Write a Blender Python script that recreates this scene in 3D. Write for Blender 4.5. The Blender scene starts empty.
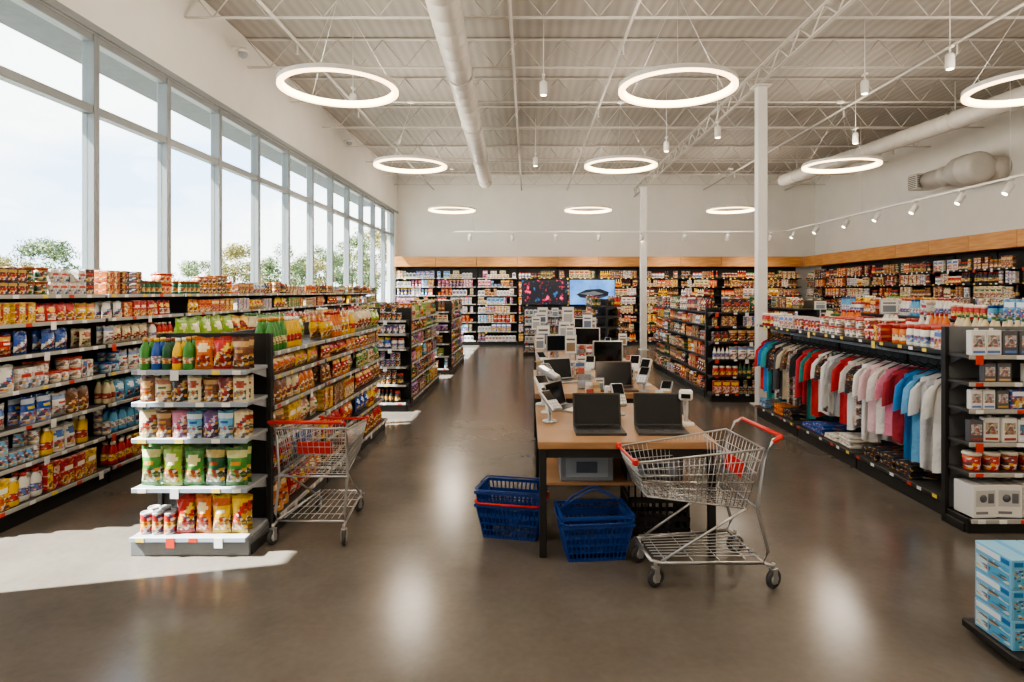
import bpy,bmesh,math,random
import numpy as np
from mathutils import Vector,Matrix,Euler
R=random.Random(7)
sc=bpy.context.scene
COL=sc.collection
pi=math.pi
def lin(c):
    return tuple((x/12.92 if x<=.04045 else ((x+.055)/1.055)**2.4) for x in c)
def H(h):
    return lin((int(h[0:2],16)/255,int(h[2:4],16)/255,int(h[4:6],16)/255))
# ---------------- materials
def newmat(name):
    m=bpy.data.materials.new(name); m.use_nodes=True
    nt=m.node_tree; b=nt.nodes['Principled BSDF']
    return m,nt,b
def simple(name,hexc,rough=.5,metal=0,noise=.06,scale=8,spec=.5):
    m,nt,b=newmat(name); c=H(hexc)
    tc=nt.nodes.new('ShaderNodeTexCoord'); n=nt.nodes.new('ShaderNodeTexNoise'); n.inputs['Scale'].default_value=scale; n.inputs['Detail'].default_value=4
    nt.links.new(tc.outputs['Object'],n.inputs['Vector'])
    r=nt.nodes.new('ShaderNodeValToRGB'); nt.links.new(n.outputs[0],r.inputs[0])
    r.color_ramp.elements[0].position=.3;r.color_ramp.elements[1].position=.7
    r.color_ramp.elements[0].color=(*[x*(1-noise*2) for x in c],1); r.color_ramp.elements[1].color=(*[min(1,x*(1+noise)) for x in c],1)
    nt.links.new(r.outputs[0],b.inputs['Base Color'])
    b.inputs['Roughness'].default_value=rough; b.inputs['Metallic'].default_value=metal
    b.inputs['Specular IOR Level'].default_value=spec
    return m
def attrmat(name,rough=.5,metal=0,prnt=0,cell=32,bump=0,coat=0):
    m,nt,b=newmat(name)
    a=nt.nodes.new('ShaderNodeAttribute'); a.attribute_name='Col'
    tc=nt.nodes.new('ShaderNodeTexCoord')
    out=a.outputs['Color']
    if prnt:
        v=nt.nodes.new('ShaderNodeTexVoronoi'); v.inputs['Scale'].default_value=cell
        mp=nt.nodes.new('ShaderNodeMapping'); mp.inputs['Scale'].default_value=(1,.3,1.6)
        nt.links.new(tc.outputs['Object'],mp.inputs[0]); nt.links.new(mp.outputs[0],v.inputs['Vector'])
        s=nt.nodes.new('ShaderNodeSeparateColor'); nt.links.new(v.outputs['Color'],s.inputs[0])
        rp=nt.nodes.new('ShaderNodeValToRGB'); rp.color_ramp.interpolation='CONSTANT'
        e=rp.color_ramp.elements; e[0].color=(.03,.02,.018,1); e[0].position=0
        e[1].color=(.7,.66,.58,1); e[1].position=.2
        for p,c in ((.4,H('d8a020')),(.53,H('a02018')),(.66,H('6a3c20')),(.76,H('c87838')),(.9,H('20406e'))):
            q=e.new(p); q.color=(*c,1)
        nt.links.new(s.outputs[0],rp.inputs[0])
        gt=nt.nodes.new('ShaderNodeMath'); gt.operation='GREATER_THAN'; gt.inputs[1].default_value=1-prnt; nt.links.new(s.outputs[1],gt.inputs[0])
        mu=nt.nodes.new('ShaderNodeMath'); mu.operation='MULTIPLY'; nt.links.new(gt.outputs[0],mu.inputs[0]); nt.links.new(a.outputs['Alpha'],mu.inputs[1])
        mu2=nt.nodes.new('ShaderNodeMath'); mu2.operation='MULTIPLY'; mu2.inputs[1].default_value=.8; nt.links.new(mu.outputs[0],mu2.inputs[0])
        mx=nt.nodes.new('ShaderNodeMix'); mx.data_type='RGBA'; nt.links.new(mu2.outputs[0],mx.inputs[0])
        nt.links.new(out,mx.inputs[6]); nt.links.new(rp.outputs[0],mx.inputs[7]); out=mx.outputs[2]
    nt.links.new(out,b.inputs['Base Color'])
    b.inputs['Roughness'].default_value=rough; b.inputs['Metallic'].default_value=metal
    b.inputs['Coat Weight'].default_value=coat
    if bump:
        n=nt.nodes.new('ShaderNodeTexNoise'); n.inputs['Scale'].default_value=30; nt.links.new(tc.outputs['Object'],n.inputs['Vector'])
        bp=nt.nodes.new('ShaderNodeBump'); bp.inputs['Strength'].default_value=bump; bp.inputs['Distance'].default_value=.02
        nt.links.new(n.outputs[0],bp.inputs['Height']); nt.links.new(bp.outputs[0],b.inputs['Normal'])
    return m
def emis(name,hexc,s):
    m,nt,b=newmat(name); b.inputs['Emission Color'].default_value=(*H(hexc),1); b.inputs['Emission Strength'].default_value=s
    b.inputs['Base Color'].default_value=(*H(hexc),1); return m
M_pack=attrmat('package_print',.36,0,.5,48)
M_bag=attrmat('foil_bag_print',.25,0,.5,44,bump=.6,coat=.3)
M_plast=attrmat('coloured_plastic',.35)
M_cloth=attrmat('cotton_cloth',.9,bump=.5)
M_plaid=attrmat('patterned_cloth',.9,0,.45,60)
M_black=simple('black_powder_coat','21201f',.45)
M_dgrey=simple('dark_grey_metal','3c3a38',.5)
M_lgrey=simple('light_grey_metal','a2a5a8',.4)
M_mgrey=simple('mid_grey_metal','6d7073',.45)
M_white=simple('white_paint','dedbd6',.5,noise=.02)
M_wallp=simple('wall_plaster','dddad4',.85,noise=.02,scale=2)
M_zinc=simple('zinc_wire','c0c0c0',.3,.85)
M_red=simple('red_plastic','cc2c1c',.35)
M_blue=simple('blue_plastic','1a3f88',.35)
M_rubber=simple('grey_rubber','3b3b3d',.6)
M_screen=simple('dark_glass_screen','0b0c0e',.12,noise=.0)
M_alu=simple('aluminium','b4b6b8',.3,.6)
M_frame=simple('window_aluminium','84898b',.4,0,noise=.02)
M_duct=simple('duct_paint','c4bfb8',.45,.05,noise=.02)
M_joist=simple('joist_paint','c2bdb6',.6,noise=.02)
M_ring=emis('ring_diffuser_glow','ffd8a4',5)
M_spot=emis('spot_lens_glow','ffe0b0',20)
def woodmat(name,h1,h2,rough=.45):
    m,nt,b=newmat(name); tc=nt.nodes.new('ShaderNodeTexCoord'); mp=nt.nodes.new('ShaderNodeMapping'); mp.inputs['Scale'].default_value=(1.2,1.2,12)
    n=nt.nodes.new('ShaderNodeTexNoise'); n.inputs['Scale'].default_value=2; n.inputs['Detail'].default_value=6
    nt.links.new(tc.outputs['Object'],mp.inputs[0]); nt.links.new(mp.outputs[0],n.inputs['Vector'])
    r=nt.nodes.new('ShaderNodeValToRGB'); r.color_ramp.elements[0].color=(*H(h1),1); r.color_ramp.elements[1].color=(*H(h2),1)
    r.color_ramp.elements[0].position=.35;r.color_ramp.elements[1].position=.65
    nt.links.new(n.outputs[0],r.inputs[0]); nt.links.new(r.outputs[0],b.inputs['Base Color']); b.inputs['Roughness'].default_value=rough; return m
M_wood=woodmat('oak_header_veneer','b87c42','cb955a')
M_top=woodmat('beech_tabletop','94704e','ac8662')
# floor
M_floor,nt,b=newmat('polished_concrete')
tc=nt.nodes.new('ShaderNodeTexCoord'); n=nt.nodes.new('ShaderNodeTexNoise'); n.inputs['Scale'].default_value=.9; n.inputs['Detail'].default_value=10; n.inputs['Roughness'].default_value=.6
nt.links.new(tc.outputs['Object'],n.inputs['Vector'])
r=nt.nodes.new('ShaderNodeValToRGB'); e=r.color_ramp.elements; e[0].position=.3;e[1].position=.72; e[0].color=(*H('5b554e'),1); e[1].color=(*H('756e66'),1)
nt.links.new(n.outputs[0],r.inputs[0]); 
n2=nt.nodes.new('ShaderNodeTexNoise'); n2.inputs['Scale'].default_value=25; n2.inputs['Detail'].default_value=5; nt.links.new(tc.outputs['Object'],n2.inputs['Vector'])
mx=nt.nodes.new('ShaderNodeMix'); mx.data_type='RGBA'; mx.blend_type='OVERLAY'; mx.inputs[0].default_value=.12
nt.links.new(r.outputs[0],mx.inputs[6]); nt.links.new(n2.outputs[0],mx.inputs[7]); nt.links.new(mx.outputs[2],b.inputs['Base Color'])
mr=nt.nodes.new('ShaderNodeMapRange'); mr.inputs[3].default_value=.14; mr.inputs[4].default_value=.26; nt.links.new(n.outputs[0],mr.inputs[0]); nt.links.new(mr.outputs[0],b.inputs['Roughness'])
# ceiling deck
M_ceil,nt,b=newmat('metal_roof_deck')
tc=nt.nodes.new('ShaderNodeTexCoord'); w=nt.nodes.new('ShaderNodeTexWave'); w.bands_direction='X'; w.inputs['Scale'].default_value=2.2; w.inputs['Distortion'].default_value=0
nt.links.new(tc.outputs['Object'],w.inputs['Vector']); r=nt.nodes.new('ShaderNodeValToRGB'); e=r.color_ramp.elements; e[0].color=(*H('9a948c'),1); e[1].color=(*H('a59f97'),1)
nt.links.new(w.outputs[0],r.inputs[0]); nt.links.new(r.outputs[0],b.inputs['Base Color']); b.inputs['Roughness'].default_value=.7
bp=nt.nodes.new('ShaderNodeBump'); bp.inputs['Strength'].default_value=.15; bp.inputs['Distance'].default_value=.03; nt.links.new(w.outputs[0],bp.inputs['Height']); nt.links.new(bp.outputs[0],b.inputs['Normal'])
# glass
def glassm(name,tint,f,ro):
    M=bpy.data.materials.new(name); M.use_nodes=True; nt=M.node_tree; nt.nodes.clear()
    o=nt.nodes.new('ShaderNodeOutputMaterial'); t=nt.nodes.new('ShaderNodeBsdfTransparent'); t.inputs[0].default_value=tint; g=nt.nodes.new('ShaderNodeBsdfGlossy'); g.inputs['Roughness'].default_value=ro
    mx=nt.nodes.new('ShaderNodeMixShader'); mx.inputs[0].default_value=f; nt.links.new(t.outputs[0],mx.inputs[1]); nt.links.new(g.outputs[0],mx.inputs[2]); nt.links.new(mx.outputs[0],o.inputs[0]); return M
M_glass=glassm('window_glass',(.95,.98,.98,1),.012,.02); M_acryl=glassm('clear_acrylic',(1,1,1,1),.15,.05)

# ---------------- mesh builder
_bb={}
def bbox_geo(sx,sy,sz,bev):
    k=(round(sx,4),round(sy,4),round(sz,4),bev)
    if k in _bb: return _bb[k]
    bm=bmesh.new(); bmesh.ops.create_cube(bm,size=1)
    for v in bm.verts: v.co=Vector((v.co.x*sx,v.co.y*sy,v.co.z*sz))
    if bev>0: bmesh.ops.bevel(bm,geom=list(bm.edges),offset=min(bev,min(sx,sy,sz)*.3),segments=1,affect='EDGES',profile=.5)
    bm.verts.index_update()
    r=([v.co.copy() for v in bm.verts],[[v.index for v in f.verts] for f in bm.faces]); bm.free(); _bb[k]=r; return r
class MB:
    def __init__(s): s.v=[];s.f=[];s.c=[];s.s=[];s.m=[]
    def add(s,vs,fs,col=(1,1,1),sm=False,mi=0,al=0.):
        o=len(s.v); s.v+= [tuple(v) for v in vs]
        for i,f in enumerate(fs):
            s.f.append([o+k for k in f]); c=col[i] if isinstance(col,list) else col
            s.c.append((c[0],c[1],c[2],c[3] if len(c)>3 else al)); s.s.append(sm); s.m.append(mi)
        return s
    def box(s,x0,x1,y0,y1,z0,z1,col=(1,1,1),bev=0,mi=0,al=0.,M=None):
        vs,fs=bbox_geo(x1-x0,y1-y0,z1-z0,bev); c=Vector(((x0+x1)/2,(y0+y1)/2,(z0+z1)/2))
        vs=[v+c for v in vs]
        if M: vs=[M@v for v in vs]
        return s.add(vs,fs,col,False,mi,al)
    def tube(s,path,r,n=5,col=(1,1,1),mi=0,closed=False,sm=True):
        P=[Vector(p) for p in path]; N=len(P); vs=[];fs=[]
        for i,p in enumerate(P):
            if closed: t=(P[(i+1)%N]-P[i-1])
            else: t=(P[min(i+1,N-1)]-P[max(i-1,0)])
            t.normalize()
            ref=Vector((0,0,1)) if abs(t.z)<.9 else Vector((1,0,0))
            a=t.cross(ref).normalized(); b_=t.cross(a)
            rr=r[i] if isinstance(r,(list,tuple)) else r
            for k in range(n):
                an=2*pi*k/n; vs.append(p+a*math.cos(an)*rr+b_*math.sin(an)*rr)
        L=N if closed else N-1
        for i in range(L):
            j=(i+1)%N
            for k in range(n): fs.append([i*n+k,i*n+(k+1)%n,j*n+(k+1)%n,j*n+k])
        if not closed: fs.append(list(range(n))[::-1]); fs.append([(N-1)*n+k for k in range(n)])
        return s.add(vs,fs,col,sm,mi)
    def lathe(s,prof,n=12,col=(1,1,1),sx=1,sy=1,al=None,mi=0,M=None,sm=True):
        vs=[];fs=[];cs=[]
        for (r,z,*c) in prof:
            for k in range(n):
                an=2*pi*k/n; v=Vector((r*math.cos(an)*sx,r*math.sin(an)*sy,z)); vs.append(M@v if M else v)
        for i in range(len(prof)-1):
            c=prof[i][2] if len(prof[i])>2 else col
            for k in range(n): fs.append([i*n+k,i*n+(k+1)%n,(i+1)*n+(k+1)%n,(i+1)*n+k]); cs.append(c)
        fs.append(list(range(n))[::-1]); cs.append(cs[0]); fs.append([(len(prof)-1)*n+k for k in range(n)]); cs.append(cs[-2] if len(cs)>1 else cs[0])
        return s.add(vs,fs,cs,sm,mi)
    def mesh(s,name,mats):
        me=bpy.data.meshes.new(name); me.from_pydata(s.v,[],s.f)
        at=me.color_attributes.new('Col','FLOAT_COLOR','CORNER')
        cnt=[len(f) for f in s.f]; arr=np.repeat(np.array(s.c,dtype=np.float32),cnt,axis=0)
        at.data.foreach_set('color',arr.ravel())
        me.polygons.foreach_set('use_smooth',s.s)
        if not isinstance(mats,(list,tuple)): mats=[mats]
        for m in mats: me.materials.append(m)
        if len(mats)>1: me.polygons.foreach_set('material_index',s.m)
        me.update(); return me
def obj(name,data,parent=None,M=None,label=None,cat=None,group=None,kind=None):
    o=bpy.data.objects.new(name,data); COL.objects.link(o)
    if parent: o.parent=parent
    if M is not None: o.matrix_basis=M
    if label: o['label']=label
    if cat: o['category']=cat
    if group: o['group']=group
    if kind: o['kind']=kind
    return o
def TR(x=0,y=0,z=0,rz=0,s=1): 
    m=Matrix.Translation((x,y,z))@Matrix.Rotation(math.radians(rz),4,'Z')
    if s!=1: m=m@Matrix.Scale(s,4)
    return m
def empty(name,M,label,cat,group=None):
    o=obj(name,None,None,M,label,cat,group); o.empty_display_size=.1; return o
W=(1,1,1)
# ---------------- dimensions
XL,XR,YB,YF,ZC=-4.0,8.84,19.1,-3.0,5.2
ys=[2.92]+[4.63+1.17*i for i in range(13)]
# ---------------- room
def struct(name,mb,mats): return obj(name,mb.mesh(name,mats),kind='structure')
m=MB().box(XL-.3,XR+.3,YF-.3,YB+.3,-.1,0); struct('floor',m,M_floor)
m=MB().box(XL-.3,XR+.3,YF-.3,YB+.3,ZC,ZC+.1); struct('ceiling',m,M_ceil)
m=MB()
m.box(XL-.25,XL,YF,YB,0,.15).box(XL-.25,XL,YF,YB,4.0,ZC).box(XL-.25,XL,YF,ys[0],.15,4.0).box(XL-.25,XL,ys[-1],YB,.15,4.0); struct('wall_left',m,M_wallp)
struct('wall_back',MB().box(XL-.25,XR+.25,YB,YB+.2,0,ZC),M_wallp)
struct('wall_right',MB().box(XR,XR+.2,YF,YB,0,ZC),M_wallp)
struct('wall_front',MB().box(XL-.25,XR+.25,YF-.2,YF,0,ZC),M_wallp)
for i in range(len(ys)-1):
    a,b_=ys[i],ys[i+1]; m=MB(); x0,x1=XL-.15,XL-.03
    fw=.038
    m.box(x0,x1,a,a+fw,.15,4.0,bev=.005).box(x0,x1,b_-fw,b_,.15,4.0,bev=.005)
    for z0,z1 in ((.15,.23),(3.26,3.34),(3.93,4.0)): m.box(x0+.01,x1-.01,a+fw,b_-fw,z0,z1,bev=.005)
    m.box(XL-.1,XL-.09,a+fw,b_-fw,.23,3.26,mi=1).box(XL-.1,XL-.09,a+fw,b_-fw,3.34,3.93,mi=1)
    struct('window_%d'%(i+1),m,[M_frame,M_glass])
struct('trim_1',MB().box(XL-.02,XL+.012,YF,YB,4.0,4.07,bev=.004),M_frame)
struct('baseboard_back',MB().box(XL,XR,YB-.015,YB,0,.1),M_dgrey)
struct('baseboard_right',MB().box(XR-.015,XR,YF,YB-.02,0,.1),M_dgrey)
# ---------------- outside
obj('roof_canopy',MB().box(XL-1.15,XL-.26,YF,YB,4.22,4.42,bev=.01).mesh('roof_canopy',simple('canopy_soffit','6a6d70',.8)),label='grey flat roof canopy over the outside of the windows',cat='canopy')
M_grass=simple('outside_pavement','7e7e76',.9,scale=.5,noise=.15)
obj('ground_outside',MB().box(-160,XL-.31,-40,160,-.25,-.15).mesh('ground_outside',M_grass),label='pale paved ground outside the shop windows',cat='ground',kind='structure')
M_leaf=attrmat('tree_leaves',.8); M_bark=simple('tree_bark','4b3e30',.9)
def tree(i,x,y,h):
    au=i%3==0
    root=empty('tree',TR(x,y,-.15),'leafy %s tree standing outside the windows'%('yellowing autumn' if au else 'green'),'tree','trees outside the windows')
    mt=MB().tube([(0,0,0),(.05,0,h*.3),(0,.05,h*.6)],[.16,.12,.07],7)
    for k in range(6): 
        a=k*1.05; mt.tube([(0,0,h*.3),(math.cos(a)*h*.18,math.sin(a)*h*.18,h*(.5+.05*(k%3)))],[.06,.02],5)
    obj('trunk',mt.mesh('trunk',M_bark),root)
    rng=np.random.default_rng(i); nc=24; ctr=[]
    for k in range(nc):
        a=rng.random()*6.28; t=rng.random(); zz=h*(.26+.64*t); rr=h*.36*math.sqrt(rng.random())*(1 if t<.5 else 1.5-t)
        ctr.append((math.cos(a)*rr,math.sin(a)*rr,zz,h*(.08+.06*rng.random())))
    V=[];F=[];C=[];pal=[H('8a7c4c'),H('9c8c56'),H('747848')] if au else [H('5a6844'),H('687850'),H('80885c'),H('4a5638')]
    N=4600; s=h*.017
    for q in range(N):
        c=ctr[q%nc]; d=rng.normal(size=3); d/=np.linalg.norm(d)+1e-6; r_=c[3]*(.5+.6*rng.random())
        p=np.array(c[:3])+d*r_*np.array([1.2,1.2,.85]); u=rng.normal(size=3); u/=np.linalg.norm(u); w_=np.cross(u,d); o=len(V)
        V+= [tuple(p-u*s),tuple(p+w_*s*.7),tuple(p+u*s),tuple(p-w_*s*.7)]; F.append([o,o+1,o+2,o+3]); C.append(pal[int(rng.integers(len(pal)))])
    mm=MB(); mm.add(V,F,C); obj('foliage',mm.mesh('foliage',M_leaf),root)
for i,(px,d,h) in enumerate([(8,42,4.4),(48,42,5.6),(88,44,4.0),(130,46,3.4),(166,44,3.4),(196,38,3.8),(234,42,5.2),(262,50,4.6),(284,50,5.8),(308,60,5.4),(326,62,6.8),(352,75,9),(376,95,12)]):
    tree(i,(px-528)*d/620,d,h)
# ---------------- world & sun
w=bpy.data.worlds.new('sky'); sc.world=w; w.use_nodes=True; nt=w.node_tree; bg=nt.nodes['Background']
tc=nt.nodes.new('ShaderNodeTexCoord'); mp=nt.nodes.new('ShaderNodeMapping'); mp.inputs['Scale'].default_value=(1,1,3); n=nt.nodes.new('ShaderNodeTexNoise'); n.inputs['Scale'].default_value=2.6; n.inputs['Detail'].default_value=6
nt.links.new(tc.outputs['Generated'],mp.inputs[0]); nt.links.new(mp.outputs[0],n.inputs['Vector'])
r=nt.nodes.new('ShaderNodeValToRGB'); e=r.color_ramp.elements; e[0].position=.4; e[1].position=.58; e[0].color=(.5,.7,.95,1); e[1].color=(1,1,1,1)
nt.links.new(n.outputs[0],r.inputs[0]); nt.links.new(r.outputs[0],bg.inputs[0]); bg.inputs[1].default_value=4.0
sl=bpy.data.lights.new('sun','SUN'); sl.energy=34; sl.angle=math.radians(.6); sl.color=(1,.96,.9)
so=obj('sun',sl); so.rotation_euler=Vector((.65,.167,-.743)).to_track_quat('-Z','Y').to_euler()

# ---------------- products
SCH=[('red','b8241c','e8c040','f0e4d0'),('orange','d4701e','f0dca8','a8281a'),('yellow','e4b824','b82c1c','f0ead8'),('green','44883a','dcd898','c88a2a'),
 ('dark green','1f5636','ccb870','8a4a20'),('blue','2450a0','dce4ec','e0be2a'),('light blue','60a8d0','dce8ee','1c4a90'),('white','dedbd2','5a7eb8','b84438'),
 ('brown','74482c','cca468','b8843a'),('pink','cc7c9c','ecd0dc','7a2050'),('purple','644684','d0b4dc','d4a830'),('black','2a282c','b89848','b83a2a'),('cream','d8c8a2','9c4430','4a7244'),
 ('lime','8eb440','ece4b4','d06030'),('maroon','741e28','d4b070','e8e0d0')]
SI={s[0]:i for i,s in enumerate(SCH)}
K={}; ALT=0
def mixc(a,b,t): return tuple(x*(1-t)+y*t for x,y in zip(a,b))
def reg(kind,w,d,h,fn,label,cat,mat,part=None,stack=False,smax=1.3):
    K[kind]=dict(w=w,d=d,h=h,fn=fn,label=label,cat=cat,mat=mat,part=part,pl=[],cache={},stack=stack,smax=smax)
def f_bag(c1,c2,c3,w=.15,d=.085,h=.21,base=0):
    m=MB(); nu,nv=8,11; vs=[];fs=[];cs=[]
    for sgn in (-1,1):
        o=len(vs)
        for j in range(nv+1):
            v=j/nv
            for i in range(nu+1):
                u=i/nu
                if base: tv=max(.03,(1-v**2.2))**.8
                else:
                    q=min(1,max(0,(v-.06)/.86)); tv=max(.03,math.sin(pi*q)**.75)
                tu=max(.0,math.sin(pi*u))**.8
                y=sgn*d/2*tv*tu
                x=(u-.5)*w*(1-.12*math.sin(pi*v)*(0 if base else 1))
                zz=v*h+(.006*math.sin(u*7+ALT*2) if j==nv else 0)
                vs.append((x,y,zz))
        for j in range(nv):
            for i in range(nu):
                q=[o+j*(nu+1)+i,o+j*(nu+1)+i+1,o+(j+1)*(nu+1)+i+1,o+(j+1)*(nu+1)+i]
                fs.append(q if sgn<0 else q[::-1])
                U=(i+.5)/nu-.5; V_=(j+.5)/nv
                if j==nv-1 or (j==0 and not base): c=(*[x*.6 for x in c1],0)
                elif ALT==0:
                    if (U/.36)**2+((V_-.68)/.12)**2<1: c=(*c2,0)
                    elif abs(U)<.38 and .12<V_<.48: c=(*mixc(c3,c1,.35),1)
                    else: c=(*c1,0)
                elif ALT==1:
                    if V_>.72: c=(*mixc(c2,c1,.2),0)
                    elif abs(U)<.26 and .5<V_<.68: c=(*c3,0)
                    elif V_<.45: c=(*mixc(c1,c2,.25),1)
                    else: c=(*c1,0)
                else:
                    if abs(V_-.5-U*.5)<.12: c=(*c2,1)
                    elif V_-.5-U*.5<-.12: c=(*mixc(c1,(.02,.02,.02),.3),1)
                    else: c=(*c1,0)
                cs.append(c)
    vs=[(x,y,z+(.003 if not base else 0)) for x,y,z in vs]
    m.add(vs,fs,cs,True); return m,None
def f_box(c1,c2,c3,w=.13,d=.06,h=.2):
    m=MB(); m.box(-w/2,w/2,-d/2,d/2,0,h,(*c1,.6),bev=.003)
    if ALT==0: m.box(-w*.4,w*.4,-d/2-.0012,-d/2+.001,h*.66,h*.88,(*c2,0)); m.box(-w*.4,w*.4,-d/2-.0014,-d/2+.001,h*.08,h*.55,(*mixc(c3,c1,.3),1))
    elif ALT==1: m.box(-w*.46,w*.46,-d/2-.0012,-d/2+.001,h*.04,h*.4,(*mixc(c2,c1,.3),1)); m.box(-w*.3,w*.38,-d/2-.0014,-d/2+.001,h*.55,h*.72,(*c3,0))
    else: m.box(-w*.46,-w*.1,-d/2-.0012,-d/2+.001,h*.06,h*.94,(*c2,1)); m.box(0,w*.4,-d/2-.0014,-d/2+.001,h*.5,h*.8,(*mixc(c3,c1,.4),1))
    m.box(-w/2+.004,w/2-.004,-.003,.003,h-.001,h+.0015,(*c3,0)); return m,None
def f_bottle(c1,c2,c3,r=.035,h=.24):
    m=MB(); l=(*c2,1); b_=(*c1,0)
    m.lathe([(r*.9,0,b_),(r,.008,b_),(r,h*.2,l),(r*1.02,h*.22,l),(r*1.02,h*(.38+.05*ALT),b_),(r,h*.55,b_),(r*(.95-.15*ALT),h*.66,b_),(r*.45,h*.82,b_),(r*.38,h*.9,b_)],10)
    p=MB().lathe([(r*.46,h*.885),(r*.46,h*.995),(r*.4,h)],10,(*c3,0)); return m,p
def f_can(c1,c2,c3,r=.037,h=.11):
    g=H('a8a8a8'); m=MB(); m.lathe([(r*.92,0,(*g,0)),(r,.003,(*g,0)),(r,.01,(*c1,1)),(r,h*(.35+.1*ALT),(*c2,1)),(r,h*.6,(*c1,1)),(r,h-.01,(*g,0)),(r*1.02,h-.004,(*g,0)),(r*.95,h,(*g,0)),(r*.9,h-.003,(*g,0))],12); return m,None
def f_jar(c1,c2,c3,r=.04,h=.13):
    m=MB(); m.lathe([(r*.9,0,(*c1,0)),(r,.01,(*c1,0)),(r,h*.18,(*c2,1)),(r,h*.5,(*c1,0)),(r*.96,h*.74,(*c1,0)),(r*.8,h*.82,(*c1,0))],12)
    p=MB().lathe([(r*.88,h*.81),(r*.88,h*.98),(r*.84,h)],12,(*c3,0)); return m,p
def f_jug(c1,c2,c3,h=.27):
    m=MB(); m.lathe([(.055,0,(*c1,0)),(.062,.01,(*c1,0)),(.062,h*.2,(*c2,1)),(.06,h*.48,(*c1,0)),(.05,h*.7,(*c1,0)),(.026,h*.84,(*c1,0)),(.022,h*.88,(*c1,0))],12,sx=1,sy=.62)
    m.tube([(.022,0,h*.84),(.06,0,h*.8),(.066,0,h*.66),(.056,0,h*.5)],.008,6,(*c1,0))
    p=MB().lathe([(.026,h*.87),(.026,h*.98),(.022,h)],10,(*c3,0)); return m,p
def f_carton(c1,c2,c3,w=.075,h=.22):
    m=MB(); m.box(-w/2,w/2,-w/2,w/2,0,h*.78,(*c1,1),bev=.002); a=w/2-.001
    m.add([(-a,-a,h*.78),(a,-a,h*.78),(a,a,h*.78),(-a,a,h*.78),(-a,0,h*.93),(a,0,h*.93)],[[0,1,5,4],[2,3,4,5],[1,2,5],[3,0,4]],(*c3,0))
    m.box(-a,a,-.003,.003,h*.92,h,(*c3,0)); m.box(-w*.4,w*.4,-w/2-.001,-w/2+.001,h*.3,h*.62,(*c2,1)); return m,None
def f_tub(c1,c2,c3,r=.05,h=.1):
    m=MB(); m.lathe([(r*.85,0,(*c1,0)),(r*.88,.006,(*c1,1)),(r,h*.85,(*c1,0))],12)
    p=MB().lathe([(r*1.05,h*.84),(r*1.06,h*.95),(r*.98,h)],12,(*c3,0)); return m,p
def f_gadget(c1,c2,c3,w=.095,h=.15,d=.045):
    m=MB(); wh=H('d8d6d2') if ALT!=1 else H('5a5a5e'); pc=mixc(c1,(.03,.03,.035),.45) if ALT!=1 else H('b0aeaa')
    m.box(-w/2,w/2,-d/2,d/2,0,h,(*wh,0),bev=.003)
    m.box(-w*.38,w*.38,-d/2-.0014,-d/2,h*.32,h*.8,(*pc,.8)); 
    if ALT==2: m.lathe([(w*.2,0),(w*.18,.006)],12,(*H('8e9094'),0),M=Matrix.Translation((0,-d/2-.001,h*.57))@Matrix.Rotation(pi/2,4,'X'))
    else: m.tube([(-w*.2,-d/2-.003,h*.4),(-w*.1,-d/2-.003,h*.66),(w*.15,-d/2-.003,h*.7),(w*.2,-d/2-.003,h*.45)],.005,5,H('b8b8b8'))
    m.box(-w*.4,w*.4,-d/2-.0014,-d/2,h*.08,h*.18,(*c2,0)); m.box(-.012,.012,-.0015,.0015,h,h+.012,(*wh,0)); return m,None
def f_carton_white(c1,c2,c3,w=.17,h=.22,d=.18):
    m=MB(); m.box(-w/2,w/2,-d/2,d/2,0,h,(*H('dcdad6'),0),bev=.004); m.box(-w*.4,w*.4,-d/2-.0014,-d/2,h*.35,h*.85,(*H('b8b8b8'),0))
    m.lathe([(w*.16,0),(w*.14,.004)],14,(*H('5c5e62'),0),M=Matrix.Translation((-w*.1,-d/2-.0012,h*.6))@Matrix.Rotation(pi/2,4,'X')); m.box(w*.1,w*.34,-d/2-.002,-d/2,h*.45,h*.75,(*H('6c6e72'),0))
    m.box(-w*.4,w*.1,-d/2-.0014,-d/2,h*.12,h*.2,(*H('7c7e82'),0)); m.box(-.015,.015,-d/2+.004,d/2-.004,h,h+.0012,(*H('c0b8a8'),0)); return m,None
def f_fold(c1,c2,c3,w=.22,d=.26,h=.045):
    m=MB(); m.box(-w/2,w/2,-d/2,d/2,0,h*.5,(*c1,.5),bev=.012); m.box(-w/2+.004,w/2-.008,-d/2+.004,d/2,h*.45,h,(*[x*.85 for x in c1],.5),bev=.012)
    m.box(-.05,.05,-d/2+.01,-d/2+.06,h-.002,h+.003,(*c1,0),bev=.002); return m,None
reg('snack_bag',.15,.085,.213,f_bag,'{c} foil snack bag standing on a shop shelf','snack bag',M_bag)
reg('food_pouch',.12,.08,.17,lambda a,b,c:f_bag(a,b,c,.12,.08,.17,1),'{c} stand-up food pouch on a shop shelf','pouch',M_bag)
reg('grocery_box',.13,.06,.2,f_box,'{c} printed cardboard grocery box on a shop shelf','box',M_pack)
reg('small_carton_box',.1,.08,.12,lambda a,b,c:f_box(a,b,c,.1,.08,.12),'{c} small printed carton on a shop shelf','box',M_pack,stack=True)
reg('drink_bottle',.072,.072,.24,f_bottle,'{c} plastic bottle with label on a shop shelf','bottle',M_pack,'bottle_cap')
reg('food_can',.076,.076,.11,f_can,'{c} labelled tin can on a shop shelf','can',M_pack,stack=True)
reg('food_jar',.082,.082,.13,f_jar,'{c} glass jar with screw lid on a shop shelf','jar',M_pack,'jar_lid')
reg('detergent_jug',.135,.08,.27,f_jug,'{c} plastic detergent jug with side handle','jug',M_pack,'jug_cap')
reg('juice_carton',.078,.078,.22,f_carton,'{c} gable-topped drink carton on a shop shelf','carton',M_pack)
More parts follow.
